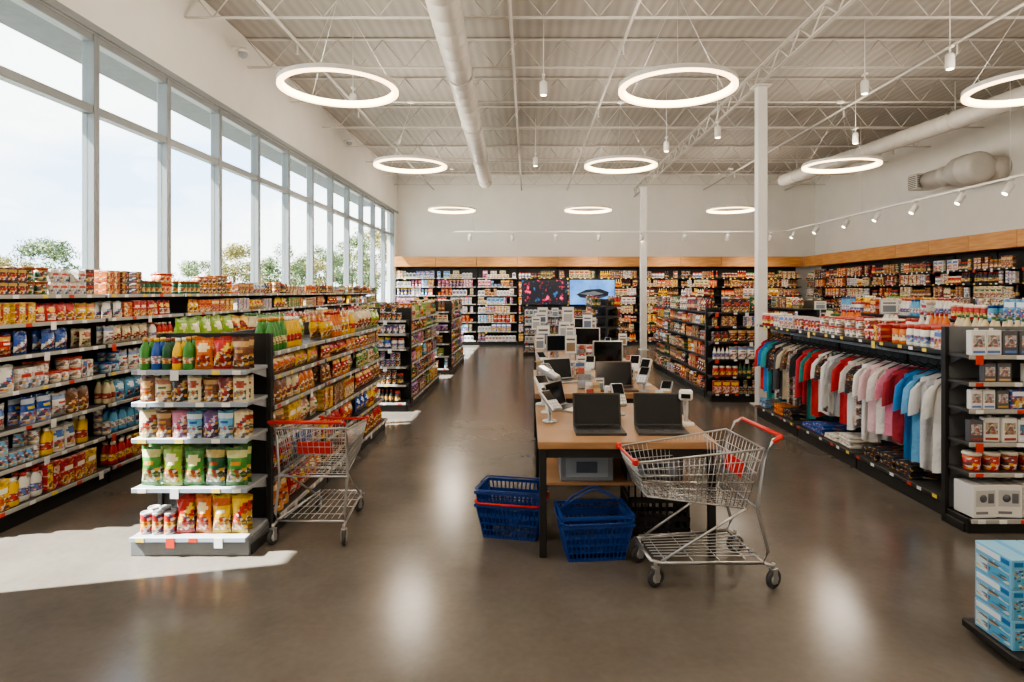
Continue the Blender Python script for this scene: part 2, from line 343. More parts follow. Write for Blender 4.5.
reg('plastic_tub',.108,.108,.1,f_tub,'{c} round plastic tub with lid on a shop shelf','tub',M_pack,'tub_lid',stack=True)
reg('accessory_pack',.1,.05,.16,f_gadget,'hanging accessory pack with {c} picture panel on a shelf','accessory pack',M_pack,smax=1.1)
reg('appliance_box',.175,.18,.22,f_carton_white,'white appliance box with grey picture on a low shelf','box',M_pack,smax=1.15)
reg('folded_shirt',.23,.27,.048,f_fold,'{c} folded shirt on the lower rack shelf','folded clothing',M_plaid,stack=True)
def variant(kind,key):
    global ALT
    k=K[kind]
    if key not in k['cache']:
        s=SCH[key%100]; ALT=key//100; k['cache'][key]=k['fn'](H(s[1]),H(s[2]),H(s[3]))
    return k['cache'][key]
def put(kind,si,M,place): K[kind]['pl'].append((si,M,place))
ALL=list(range(len(SCH)))
WARM=[0,0,0,1,2,2,3,7,8,12,14]; LITE=[7,7,7,12,6,0,5,1,8,6]; BR=[8,12,1,7,0,11,4,8,14,2,11]
def fill(UM,x0,x1,yf,z,hmax,kinds,cols,place,rows=1,gap=1.02,run=(2,4),jit=6,dens=.96,smul=1):
    x=x0
    while True:
        kind=R.choice(kinds); k=K[kind]; si=R.choice(cols)+100*R.randint(0,2); ns=1
        if k['stack'] and hmax-.012>k['h']*1.75: ns=min(3,int((hmax-.012)/(k['h']*.875)))
        s=min(k['smax'],(hmax-.012)/(k['h']*ns+.004*(ns-1)))*R.uniform(.86,1)*smul
        sw=(min(1.2,max(.8,s*1.1)) if s<.85 else min(1.12,s))
        wd=k['w']*sw*gap
        for _ in range(R.randint(*run)):
            if x+wd>x1: return
            if R.random()<dens:
                for r_ in range(rows):
                    yy=yf+k['d']*sw*(.5+r_*1.04)+R.uniform(0,.022 if not r_ else .006)
                    for q in range(ns):
                        if q and R.random()<.15: break
                        put(kind,si,UM@TR(x+wd/2,yy,z+q*(k['h']*s+.002),R.uniform(-jit,jit))@Matrix.Diagonal((sw,sw,s,1)),place)
            x+=wd
# ---------------- shelving
_mc={}
def cm(key,builder,mats):
    if key not in _mc: _mc[key]=builder().mesh(key[0],mats)
    return _mc[key]
tagc=[H('e8e6e0'),H('e4cc58'),H('e8e6e0'),H('dcdcdc'),H('c8402a')]
def unit(name,x,y,rz,L,D,shelves,top,label,cat='shelving',frame=None,shelfm=None,lip='white',double=False,panels=False,header=None,inset=.04,plinth=.1,group='shelving units',back=None,plm=None):
    UM=TR(x,y,0,rz); root=empty(name,UM,label,cat,group)
    frame=frame or M_black; shelfm=shelfm or M_dgrey; back=back or M_dgrey
    obj('plinth',cm(('plinth',L,D,(plm or M_black).name),lambda:MB().box(.01,L-.01,.015,D-.01,0,plinth,bev=.004),plm or M_black),root)
    by=D/2 if double else D-.02
    obj('back_panel',cm(('back_panel',L,D,double,top,back.name),lambda:MB().box(.02,L-.02,by-.01,by+.01,plinth,top,bev=.002),back),root)
    for xx in (0,L-.03):
        if panels: obj('side_panel',cm(('side_panel',D,top,frame.name),lambda:MB().box(0,.03,0,D,0,top,bev=.003),frame),root,TR(xx,0,0))
        else: obj('upright',cm(('upright',D,top,frame.name,double),lambda:MB().box(0,.03,by-.03,by+.015,0,top,bev=.003).box(0,.03,.04,D-.03,.0,.06,bev=.003),frame),root,TR(xx,0,0))
    for i,z in enumerate(shelves):
        y0=0 if i==0 else inset; y1=D-.035 if not double else (D if i==0 else D-inset)
        def sb():
            m=MB().box(.02,L-.02,y0,y1,-.022,0,bev=.003)
            for xx in (.035,L-.035):
                m.add([(xx,by,-.022),(xx,by,-.09),(xx,y0+.08,-.022),(xx+.004,by,-.022),(xx+.004,by,-.09),(xx+.004,y0+.08,-.022)],[[0,1,2],[3,5,4],[1,4,5,2],[0,3,4,1]])
            return m
        s=obj('shelf',cm(('shelf',L,D,i==0,inset,shelfm.name,double),sb,shelfm),root,TR(0,0,z))
        vv=(int(L*100),i%3,lip,i==0)
        def lb():
            m=MB(); c={'white':H('a9a7a2'),'black':H('262524'),'blue':H('98a2ae')}[lip]; rr=random.Random(i*3+int(L*10))
            m.box(.02,L-.02,y0-.012,y0-.001,-.026,.002,c,bev=.002)
            xx=.06
            while xx<L-.1:
                big=rr.random()<.12
                m.box(xx,xx+.05,y0-.0145,y0-.012,-.025 if not big else -.06,0,rr.choice(tagc)); xx+=rr.uniform(.12,.28)
            return m
        obj('price_rail',cm(('price_rail',)+vv+(inset,),lb,M_plast),s)
    if header: obj('header_panel',cm(('header_panel',L,D,header),lambda:MB().box(.004,L-.004,-.02,D-.02,header,header+.3,bev=.004),M_wood),root)
    return UM
def spans(shelves,top):
    return [ (z,(shelves[i+1] if i+1<len(shelves) else z+.27)-z-.03) for i,z in enumerate(shelves)]
FOOD=['snack_bag','food_pouch','grocery_box','small_carton_box','drink_bottle','food_can','food_jar','detergent_jug','juice_carton','plastic_tub']
SH=[.14,.4,.66,.92,1.16,1.38,1.58]
kinds_by=[['detergent_jug','grocery_box'],['detergent_jug','food_pouch','food_can'],['food_pouch','drink_bottle','snack_bag'],['food_pouch','plastic_tub','small_carton_box'],['food_pouch','snack_bag','drink_bottle'],['food_pouch','grocery_box','snack_bag'],['small_carton_box','snack_bag','food_jar','small_carton_box','food_pouch','food_pouch','plastic_tub']]
cols_by=[[0,2,0,2,7,7,1],[2,2,7,6,7,8],[6,5,7,8,12],[6,7,12,7,9,11],[0,5,7,0,12],[0,2,3,12,7,1],[7,0,1,7,12,8,4,11]]
for i in range(9):
    L=1.17; y0=4.0+i*1.17
    UM=unit('wall_shelf_unit',XL+.52,y0,90,L,.5,SH,1.6,'dark metal wall shelving unit stocked with groceries below the windows')
    for j,(z,h) in enumerate(spans(SH,1.6)):
        fill(UM,.04,L-.04,.045 if j else .01,z,min(h,.24) if j<6 else (.26 if i<3 else .2),kinds_by[j],cols_by[j],'wall shelves below the windows',rows=2 if i<2 or j==6 else 1,smul=.85 if j==6 else (1 if j<2 else .93),run=(1,4))
SE=[.12,.41,.71,.93,1.125]
UM=unit('endcap_shelf_unit',-2.42,3.74,0,.74,.36,SE,1.33,'grey end-of-aisle shelving unit with snacks in bags and bottles','shelving',shelfm=M_lgrey,lip='blue',inset=.02,plm=M_mgrey,back=M_black)
g='end-of-aisle shelf'
def run_(UM,kind,seq,x0,yf,z,s,place,rows=1,sz=None,gap=1.02,alts=None):
    k=K[kind]; x=x0; sz=sz or s
    for n_,c in enumerate(seq):
        wd=k['w']*s*gap; al=(alts[n_%len(alts)] if alts else 0)
        for r_ in range(rows): put(kind,SI[c]+100*al,UM@TR(x+wd/2,yf+k['d']*s*(.5+1.03*r_)+R.uniform(0,.008),z,R.uniform(-8,8))@Matrix.Diagonal((s*R.uniform(.96,1.02),s,sz*R.uniform(.94,1.03),1)),place)
        x+=wd
    return x
x=run_(UM,'food_can',['red','maroon','red'],.04,.03,.12,.95,g,2,1.25)
run_(UM,'snack_bag',['red','orange','yellow','yellow'],x+.005,.03,.12,.72,g,2,1.1,alts=[2,0,1])
run_(UM,'snack_bag',['green','lime','green','dark green','green'],.04,.03,.41,.86,g,2,1.15,alts=[1,0,0,1])
run_(UM,'food_pouch',['cream','brown','pink','light blue','purple','light blue','cream'],.04,.03,.71,.78,g,2,.98,alts=[2,1])
run_(UM,'food_pouch',['brown','cream','black','cream','brown','maroon','cream'],.04,.03,.93,.78,g,2,.9,alts=[0,1,2])
run_(UM,'drink_bottle',['green','blue','dark green','yellow','green'],.04,.03,1.125,.9,g,2,.84,alts=[0,1])
run_(UM,'snack_bag',['orange','red','brown'],.375,.03,1.125,.74,g,2,.92,alts=[0,2,1])
def gondola(xl,xr,y0,y1,SHs,top,label,facesL,facesR,n,place,kR,cR,lip='white'):
    Lb=(y1-y0)/n; D=xr-xl
    for i in range(n):
        ya=y0+i*Lb
        UM=unit('gondola_shelf_unit',xr,ya,90,Lb,D,SHs,top,label,double=True,lip=lip)
        for j,(z,h) in enumerate(spans(SHs,top)):
            h=min(h,.26) 
            if facesR: fill(UM,.04,Lb-.04,.045 if j else .01,z,h,kR[j%len(kR)],cR[j%len(cR)],place,rows=2 if (j==len(SHs)-1 or ya<6) else 1)
        UM2=TR(xl,ya+Lb,0,-90)
        for j,(z,h) in enumerate(spans(SHs,top)):
            if facesL or j==len(SHs)-1:
                fill(UM2,.04,Lb-.04,.045 if j else .01,z,min(h,.26),kR[j%len(kR)],cR[j%len(cR)],place,rows=2 if j==len(SHs)-1 else 1)
SG=[.12,.36,.6,.84,1.04,1.2]
KG=[['snack_bag','food_pouch'],['snack_bag','drink_bottle'],['grocery_box','snack_bag','food_pouch'],['food_pouch','snack_bag'],['snack_bag','food_pouch','grocery_box'],['snack_bag','drink_bottle','food_pouch']]
CG=[[0,2,1,8],[0,1,2,5,14],[8,12,2,0,14],[0,3,12,1,8],[0,1,3,2,8],[0,2,1,3,13,12]]
gl='black gondola shelving unit packed with snacks and groceries'
gondola(-2.5,-1.66,4.12,7.3,SG,1.32,gl,False,True,3,'snack aisle gondola',KG,CG)
SG2=[.12,.36,.6,.84,1.04,1.22]
gondola(-2.45,-1.6,8.6,11.3,SG2,1.36,gl,False,True,2,'middle aisle gondola',[FOOD],[ALL])
gondola(-2.35,-1.5,12.3,14.7,SG2,1.4,gl,False,True,2,'far aisle gondola',[FOOD],[ALL])
def endcap(x,y,L,SE,top,label,kinds,cols,place,D=.32,lip='white',rows=1,back=None,run=(2,4)):
    UM=unit('endcap_shelf_unit',x,y,0,L,D,SE,top,label,inset=.02,panels=False,lip=lip,back=back or M_black)
    for j,(z,h) in enumerate(spans(SE,top)): fill(UM,.04,L-.04,.025 if j else .01,z,min(h,.26),kinds[j%len(kinds)],cols[j%len(cols)],place,rows=rows,run=run)
endcap(-2.43,8.27,.82,SG2,1.38,'black end-of-aisle shelving unit with bottles and jars',[['drink_bottle','food_jar','food_can']],[[5,6,0,7,11]],'middle end-of-aisle shelf')
endcap(-2.33,11.97,.82,SG2,1.42,'black end-of-aisle shelving unit with groceries',[FOOD],[ALL],'far end-of-aisle shelf')
SR=[.1,.4,.6,.82,1.0,1.18]
endcap(2.9,4.09,.86,SR,1.36,'dark end-of-aisle shelving unit with electronic accessories',[['appliance_box'],['plastic_tub','food_can'],['accessory_pack'],['accessory_pack','small_carton_box'],['accessory_pack'],['accessory_pack']],[[7],[0,0,14],[12,7,6,11],[11,8,7,5],[8,12,7]],'accessory end-of-aisle shelf',D=.27,lip='white',back=M_mgrey,run=(1,2))
for i in range(3):
    Lb=1.22
    UM=unit('clothing_rack_unit',2.95,4.38+Lb*(i+1),-90,Lb,.96,[.14,1.18],1.3,'black gondola clothing rack with hanging rail and top shelf','clothing rack',double=True,lip='black',inset=.02)
    fill(UM,.03,Lb-.03,.02,.14,.13,['folded_shirt'] if i<2 else ['folded_shirt','small_carton_box','plastic_tub'],[5,6,5,11] if i==0 else [5,0,7,1,6,11],'clothing rack lower shelf')
    fill(UM,.03,Lb-.03,.04,1.18,.2,['food_can','plastic_tub','food_jar','small_carton_box'],[0,0,7,7,1,0],'clothing rack top shelf',rows=3)
    UM2=TR(3.91,4.38+Lb*i,0,90); fill(UM2,.03,Lb-.03,.04,1.18,.24,['drink_bottle','food_jar'],[1,7,12,1],'clothing rack top shelf')
RX=3.15
m=MB().tube([(RX,4.4,1.1),(RX,8.02,1.1)],.014,8)
for yy in (4.42,5.6,6.8,8.0): m.tube([(RX,yy,1.1),(RX,yy,1.157)],.008,6)
obj('hanging_rail',m.mesh('hanging_rail',M_lgrey),label='round steel garment rail below the rack shelf',cat='rail')
SQ=[.12,.37,.62,.87,1.1,1.3]
gondola(2.65,3.45,9.35,13.2,SQ,1.35,gl,True,False,3,'right aisle gondola',[FOOD],[BR],lip='black')
endcap(2.66,9.0,.8,SQ,1.36,'black end-of-aisle shelving unit with packaged goods',[FOOD],[[8,11,4,0,7]],'right end-of-aisle shelf',lip='black')
gondola(4.75,5.55,5.2,9.6,SQ,1.4,gl,True,False,4,'cosmetics gondola',[['drink_bottle','food_jar','grocery_box']],[[7,1,0,7,6]])
gondola(4.75,5.55,11,15,SQ,1.45,gl,True,False,3,'household gondola',[FOOD],[BR])
gondola(6.4,7.2,8,12.5,SQ,1.5,gl,True,False,4,'pantry gondola',[['grocery_box','drink_bottle','food_can']],[WARM])
gondola(1.3,2.0,13,14.6,SQ,1.45,gl,True,True,1,'centre gondola',[FOOD],[BR])
for i in range(2):
    SE=[.12,.34,.56,.78,1.0]
    UM=unit('display_shelf_unit',-.12+i*1.2,15.5,0,1.19,.4,SE,1.25,'black display shelving unit below the televisions',inset=.02)
    for j,(z,h) in enumerate(spans(SE,1.25)): fill(UM,.04,1.15,.03,z,min(h,.2),['accessory_pack','grocery_box','small_carton_box'],[7,7,6,5,11,0],'display shelf below televisions')
SB=[.14,.42,.7,.98,1.24,1.5,1.76,2.02]
n=10; Lb=(XR-.62-XL-.02)/n
for i in range(n):
    UM=unit('back_wall_shelf_unit',XL+.02+i*Lb,YB-.56,0,Lb,.55,SB,2.36,'black wall shelving unit with light wood header and groceries',header=2.36,lip='white' if i<3 else 'black',group='back wall shelving')
    for j,(z,h) in enumerate(spans(SB,2.36)):
        fill(UM,.04,Lb-.04,.045 if j else .01,z,min(h,.25),['small_carton_box','accessory_pack','grocery_box','plastic_tub'] if i<3 else ['food_can','food_jar','small_carton_box','grocery_box','drink_bottle'],LITE+[10,5,9] if i<3 else BR+[12,7],'back wall shelves',run=(2,5))
n=8; Lb=(YB-.58-9.3)/n
for i in range(n):
    UM=unit('side_wall_shelf_unit',XR-.58,9.3+(i+1)*Lb,-90,Lb,.55,SB,2.36,'black wall shelving unit with light wood header and groceries',header=2.36,lip='black',group='side wall shelving')
    for j,(z,h) in enumerate(spans(SB,2.36)):
        if z<.6: continue
        fill(UM,.04,Lb-.04,.045 if j else .01,z,min(h,.25),['food_can','food_jar','small_carton_box','grocery_box','drink_bottle'],BR+[12,7],'side wall shelves',run=(2,5))
# goods on the display tables
for (x0,y0,z0,L_) in ((.35,6.3,.74,.3),(.72,5.95,.74,.3),(.72,5.85,.74,.3),(.3,8.55,.78,.35),(.65,7.75,.78,.4),(.25,9.9,.78,.7),(.3,10.75,.78,.75),(.7,9.35,.78,.4),(.45,6.75,.74,.25),(.6,5.0-.15,.7,.2),(.15,7.65,.78,.25),(.3,9.15,.78,.5),(.35,10.1,.78,.6)):
    fill(TR(x0,y0,z0,R.uniform(-6,6)),0,L_,0,0,R.uniform(.11,.2),['small_carton_box','accessory_pack','food_jar','grocery_box'],[7,11,5,7,12,0,8],'display tables',run=(1,2),jit=18,dens=.85)
# ---------------- realise products
def metric(M,k):
    t=M.translation; d=max(1,t.y); px=528+620*t.x/d
    return (k['h']*k['w'])/(d*d)*(1 if -20<px<1044 else .01)
for kind,k in K.items():
    pl=sorted(k['pl'],key=lambda p:-metric(p[1],k)); ms={}
    for si,M,place in pl[:300]:
        if si not in ms:
            b_,p_=variant(kind,si); ms[si]=(b_.mesh(kind,k['mat']),p_.mesh(k['part'],M_plast) if p_ else None)
        o=obj(kind,ms[si][0],None,M,k['label'].format(c=SCH[si%100][0]),k['cat'],kind.replace('_',' ')+'s on the '+place)
        if ms[si][1]: obj(k['part'],ms[si][1],o)
    rest=pl[300:]
    if rest:
        V=[];F=[];C=[];S=[];off=0
        for si,M,place in rest:
            b_,p_=variant(kind,si)
            for q in ((b_,p_) if p_ else (b_,)):
                a=np.array(q.v); A=np.array(M); a=a@A[:3,:3].T+A[:3,3]; V.append(a)
                F+=[[i_+off for i_ in f] for f in q.f]; C+=q.c; S+=q.s; off+=len(q.v)
        mm=MB(); mm.v=np.concatenate(V).tolist(); mm.f=F; mm.c=C; mm.s=S; mm.m=[0]*len(F)
        obj(kind+'_stock',mm.mesh(kind+'_stock',k['mat']),label='many small %ss filling the more distant shelves'%kind.replace('_',' '),cat=k['cat'],kind='stuff')
# ---------------- shirts
def shirt(c,c2=None,w=.34,L=.68,slv=.2,seed=0,pat=False):
    rr=random.Random(seed); m=MB(); nu,nv=18,18; vs=[];fs=[];cs=[]; ph=rr.random()*6; k1=rr.uniform(6,12); fa=rr.uniform(.012,.026)
    for sgn in (-1,1):
        o=len(vs)
        for j in range(nv+1):
            v=j/nv
            for i in range(nu+1):
                u=2*i/nu-1
                hw=w/2*(.94+.06*v if v>.2 else .96)
                z=-v*L-(.06*abs(u)**1.2*(1-v))
                if abs(u)<.36 and j<2: z-= (.06 if sgn<0 else .02)*(1-(abs(u)/.36)**2)*(1-j*.5)
                fold=(.004+fa*v)*math.sin(u*k1+ph+v*1.5)+.006*math.sin(u*19+ph*2)*v+.004*math.sin(v*16+u*6+ph)
                y=sgn*(.006+.014*math.sqrt(max(0,1-u*u)))+fold
                if i in (0,nu): y=fold
                vs.append((u*hw,y,z+.016*v*math.sin(u*5+ph)))
        for j in range(nv):
            for i in range(nu):
                q=[o+j*(nu+1)+i,o+(j+1)*(nu+1)+i,o+(j+1)*(nu+1)+i+1,o+j*(nu+1)+i+1]
                fs.append(q if sgn<0 else q[::-1])
                cc=c
                if pat and c2: cc=c2 if ((i+j)%2 if pat==1 else (j%3==0 or i%3==0)) else c
                if j==0 and abs(i-nu/2)<2.5: cc=tuple(x*.8 for x in c)
                cs.append((*cc,.6 if pat else 0))
    m.add(vs,fs,cs,True)
    for sg in (-1,1):
        P=[Vector((sg*(w/2-.035),0,-.08)),Vector((sg*(w/2+.015),.0,-.14)),Vector((sg*(w/2+.03),.004,-.1-slv*.7)),Vector((sg*(w/2+.035),.01,-.12-slv))]
        vs=[];n=10
        for i,p in enumerate(P):
            rx=.062-.003*i
            for k in range(n):
                a=2*pi*k/n; vs.append(p+Vector((math.cos(a)*rx*(.75),math.sin(a)*.017+.006*math.cos(a*2+ph),math.cos(a)*-sg*rx*.35)))
        fs=[[i*n+k,i*n+(k+1)%n,(i+1)*n+(k+1)%n,(i+1)*n+k] for i in range(3) for k in range(n)]
        m.add(vs,fs,(*c,.6 if pat else 0),True)
    return m
hm=MB().tube([(0,0,.03),(0,0,.055),(.018,0,.078),(.0,0,.1),(-.018,0,.09)],.003,5).tube([(-.15,0,-.05),(0,0,.03),(.15,0,-.05)],.006,6).tube([(-.15,0,-.05),(.15,0,-.05)],.004,5).mesh('clothes_hanger',M_black)
SC=[('white','dedcd8',0),('pale grey','c8cacc',0),('light blue','6aa8d4',0),('blue','2f7cba',0),('dark red','982a34',0),('pink','d88098',0),('white','dcd8d2',0),('pale pink','dcb8bc',0),('white','dedcd8',0),('dark plaid','39414a',2),('white','d8d4d0',0),('red','b42e30',0),('grey','9fa3a6',0),('white','d6d4d0',0),('black and white checked','34363a',1),('white','d4d2ce',0),('red','b42e26',0),('teal','2c8680',0),('crimson','b43038',0),('black','242426',0),('grey patterned','7a7a78',1),('brown patterned','5e5044',2),('beige','b8a88c',0),('dark grey','46484c',0),('black patterned','2a2a30',2),('black','26262a',0),('teal','3a9aa0',0),('blue','2f70b4',0),('red','c02c28',0)]
yy=4.52
for i,(nm,hx,pat) in enumerate(SC):
    step=.121
    me=shirt(H(hx),H('b8b4ac') if pat else None,w=R.uniform(.34,.38),L=R.uniform(.6,.77) if i>3 else R.uniform(.72,.76),slv=R.choice([.18,.22,.24,.44]) if i>4 else .22,seed=i,pat=pat).mesh('hanging_shirt',M_plaid if pat else M_cloth)
    rz=R.uniform(-34,-8); 
    obj('hanging_shirt',me,None,TR(RX,yy,1.01,rz),'%s cotton shirt hanging on the garment rail'%nm,'shirt','shirts on the garment rail')
    obj('clothes_hanger',hm,None,TR(RX,yy,1.01,rz),'black wire clothes hanger hooked on the garment rail','hanger','hangers on the garment rail')
    yy+=step
# ---------------- tables
def table(x,y,w,d,h,seed,label):
    root=empty('display_table',TR(x,y,0),label,'table','display tables')
    obj('tabletop',MB().box(0,w,0,d,h-.045,h,bev=.004).mesh('tabletop',M_top),root)
    obj('apron',MB().box(.02,w-.02,.02,.04,h-.1,h-.045).box(.02,w-.02,d-.04,d-.02,h-.1,h-.045).box(.02,.04,.04,d-.04,h-.1,h-.045).box(w-.04,w-.02,.04,d-.04,h-.1,h-.045).mesh('apron',M_black),root)
    lm=MB().box(-.022,.022,-.022,.022,0,h-.046,bev=.004).mesh('leg',M_black)
    for a,b_ in ((.03,.03),(w-.03,.03),(.03,d-.03),(w-.03,d-.03)): obj('leg',lm,root,TR(a,b_,0))
    obj('lower_shelf',MB().box(.055,w-.055,.25,d-.05,.36,.38,bev=.003).mesh('lower_shelf',M_top),root)
tl='wooden display table with black metal legs holding electronics'
table(.06,3.72,1.08,1.3,.7,1,tl); table(.06,5.25,1.1,1.6,.74,2,tl); table(.1,7.1,1.1,1.8,.78,3,tl); table(.1,9.2,1.1,1.8,.78,4,tl)
def laptop(x,y,z,rz,label,col=M_black,sc_=1):
    root=empty('laptop',TR(x,y,z,rz,sc_),label,'laptop','laptops on the display tables')
    obj('base',MB().box(-.16,.16,-.12,.12,0,.016,bev=.003).mesh('base',col),root)
    k=MB()
    for r_ in range(5):
        for c in range(13): k.box(-.145+c*.0223,-.145+c*.0223+.019,.08-r_*.022,.08-r_*.022+.017,.016,.019,H('2a2a2c'))
    k.box(-.045,.045,-.1,-.04,.016,.0172,H('404044'))
    obj('keyboard',k.mesh('keyboard',M_plast),root)
    T=Matrix.Translation((0,.12,.012))@Matrix.Rotation(math.radians(-14),4,'X')
    obj('lid',MB().box(-.16,.16,0,.008,0,.215,bev=.003).mesh('lid',col),root,T)
    obj('screen',MB().box(-.15,.15,-.0015,0,.012,.205).mesh('screen',M_screen),root,T)
laptop(.46,4.0,.7,0,'open black laptop with dark screen on a wooden table',M_dgrey)
laptop(.86,4.0,.7,-3,'open black laptop with dark screen on a wooden table',M_dgrey)
M_bronze=simple('bronze_lid','6a5444',.4,.3)
laptop(.78,5.45,.74,2,'open bronze laptop with dark screen on a wooden table',M_bronze,1.05)
laptop(.33,4.78,.7,60,'open silver laptop turned sideways on a wooden table',M_alu,.9)
laptop(.35,5.95,.74,25,'open silver laptop on a wooden table',M_alu,.95)
def monitor(x,y,z,rz,w,h,label,c=M_black):
    root=empty('monitor',TR(x,y,z,rz),label,'monitor','monitors on the display tables')
    obj('stand',MB().box(-.09,.09,-.06,.08,0,.012,bev=.003).box(-.02,.02,.02,.035,.01,.2,bev=.003).mesh('stand',c),root)
    obj('housing',MB().box(-w/2,w/2,-.005,.02,.1,.1+h,bev=.004).mesh('housing',c),root)
    obj('screen',MB().box(-w/2+.014,w/2-.014,-.007,-.005,.115,.09+h).mesh('screen',M_screen),root)
monitor(.85,6.6,.74,0,.32,.24,'small silver monitor on a stand',M_alu)
monitor(.35,7.5,.78,20,.28,.2,'small silver monitor on a stand',M_alu)
monitor(.8,8.35,.78,-8,.34,.24,'white framed monitor on a stand',M_white)
monitor(.95,10.4,.78,0,.36,.28,'white framed monitor on a stand',M_white)
def sign(x,y,z,w,h,label,rz=0,stem=0,alt=0):
    root=empty('sign_holder',TR(x,y,z,rz),label,'sign','sign holders')
    b=MB().box(-w/2,w/2,-.03,.03,0,.006,bev=.001).box(-w/2,w/2,-.002,.001,stem,stem+h,bev=.0005)
    if stem: b.tube([(0,0,0),(0,0,stem)],.005,6)
    obj('holder',b.mesh('holder',M_acryl if not stem else M_lgrey),root)
    c=H('dedcd6'); s=MB().box(-w/2+.006,w/2-.006,-.004,-.0022,stem+.006,stem+h-.006,c)
    s.box(-w*.35,w*.35,-.0046,-.004,stem+h*.7,stem+h*.8,H('606468')); 
    s.box(-w*.36,w*.36,-.0046,-.004,stem+h*.12,stem+h*.58,H(['7c8894','8c7860','5c6a80','a4a8ac'][alt%4]))
    obj('paper_insert',s.mesh('paper_insert',M_plast),root)
for i,(x,y,z,w_,h_,st) in enumerate([(.25,6.45,.74,.13,.18,0),(.58,6.75,.74,.12,.17,0),(.2,8.2,.78,.18,.26,.12),(.55,9.3,.78,.18,.24,.14),(.95,8.0,.78,.12,.18,0),(1.0,9.8,.78,.16,.26,.16),(.25,10.6,.78,.18,.26,.3),(.7,10.85,.78,.22,.3,.26),(.62,5.38,.74,.09,.12,0),(.5,7.25,.78,.14,.22,.1),(.85,8.85,.78,.14,.22,.28),(.12,9.2,.78,.14,.2,.26),(.45,10.3,.78,.12,.16,.4),(1.1,7.2,.78,.1,.14,.2),(.2,9.6,.78,.2,.16,.34),(.55,8.15,.78,.12,.18,.2),(.14,7.3,.78,.12,.18,.14)]):
    sign(x,y,z,w_,h_,'white paper sign in a holder on the table',stem=st,alt=i,rz=R.uniform(-12,12))
sign(3.35,5.75,1.18,.17,.13,'small white sign on a post above the clothing rack',stem=.22)
sign(3.3,7.0,1.18,.14,.1,'small white sign on a post above the clothing rack',stem=.22)
def terminal(x,y,z,rz,label,c=M_alu,s=1,tilt=50):
    root=empty('payment_terminal',TR(x,y,z,rz,s),label,'payment terminal','terminals on the tables')
    T=Matrix.Translation((0,0,.13))@Matrix.Rotation(math.radians(tilt),4,'X')
    obj('stand',MB().lathe([(.05,0),(.05,.01),(.012,.02),(.012,.14)],12).mesh('stand',c),root)
    obj('body',MB().box(-.045,.045,-.09,.09,0,.03,bev=.006).mesh('body',c),root,T)
    obj('display',MB().box(-.037,.037,.0,.08,.03,.032).mesh('display',M_screen),root,T)
    k=MB()
    for i in range(3):
        for j in range(3): k.box(-.034+i*.025,-.014+i*.025,-.08+j*.024,-.062+j*.024,.03,.034,H('dddddd'))
    obj('keypad',k.mesh('keypad',M_plast),root,T)
tt=[(.15,4.3,.7,40),(.12,4.95,.7,20),(1.08,4.85,.7,-25),(.66,4.55,.7,10),(.14,4.62,.7,70),(1.0,5.35,.74,-30),(.18,5.6,.74,30),(1.05,6.1,.74,-20),(.15,6.7,.74,25),(.98,7.4,.78,-20),(.2,8.85,.78,20),(.17,5.36,.74,60),(.62,6.2,.74,-10),(1.08,5.7,.74,-40),(.2,7.9,.78,20),(1.08,8.4,.78,-20)]
for i,(x,y,z,rz) in enumerate(tt):
    terminal(x,y,z,rz,('silver','white','silver')[i%3]+' handheld terminal on a stand on the table',(M_alu,M_white,M_lgrey)[i%3],R.uniform(.85,1.15),R.uniform(25,60))
# card racks with stacked leaflets
def rack(x,y,z,rz):
    root=empty('leaflet_rack',TR(x,y,z,rz),'small clear leaflet rack with stepped paper cards','leaflet rack','leaflet racks on the tables')
    b=MB().box(-.06,.06,-.05,.05,0,.008,bev=.002)
    for k in range(3): b.box(-.06,.06,-.04+.03*k,-.037+.03*k,.008,.06+.05*k)
    obj('holder',b.mesh('holder',M_acryl),root)
    c=MB()
    for k in range(3):
        for s_ in (-1,1): c.box(-.027+.029*s_,.027+.029*s_,-.034+.03*k,-.02+.03*k,.01,.08+.05*k,R.choice([H('dedcd6'),H('a8b4c0'),H('c8b088'),H('8a9098'),H('b85040')]))
    obj('leaflets',c.mesh('leaflets',M_plast),root)
for x,y,z,rz in ((.98,4.5,.7,-15),(.52,4.92,.7,10),(.5,5.5,.74,-8),(1.1,6.6,.74,-20),(.15,6.15,.74,20),(.62,7.45,.78,0),(.62,8.75,.78,5),(.8,9.5,.78,0)): rack(x,y,z,rz)
root=empty('barcode_scanner',TR(1.07,4.2,.7,-15),'white barcode scanner on a curved stand','scanner')
obj('stand',MB().lathe([(.06,0),(.055,.015),(.015,.025)],14).tube([(0,0,.02),(0,.03,.08),(0,.02,.15),(0,-.02,.19)],.016,8).mesh('stand',M_white),root)
obj('head',MB().box(-.045,.045,-.1,.02,.18,.24,bev=.012).mesh('head',M_white),root)
obj('lens',MB().box(-.03,.03,-.103,-.098,.195,.225,bev=.002).mesh('lens',M_screen),root)
def appliance(x,y,z,w,d,h,c1,label):
    m=MB().box(-w/2,w/2,-d/2,d/2,0,h,(*H(c1),0),bev=.005).box(-w*.4,w*.4,-d/2-.002,-d/2,h*.15,h*.85,(*H('98a4b4'),0)).box(-w*.2,w*.2,-d/2-.003,-d/2-.002,h*.3,h*.7,(*H('4c5868'),0)).box(-.02,.02,-d/2,d/2,h,h+.002,(*H('b89a6a'),0))
    obj('electronics_carton',m.mesh('electronics_carton',M_pack),None,TR(x,y,z),label,'box','cartons under the tables')
appliance(.38,4.15,.38,.34,.3,.18,'7c828c','grey electronics carton on the lower table shelf')
appliance(.82,4.15,.38,.36,.3,.16,'4c4c50','dark electronics carton on the lower table shelf')
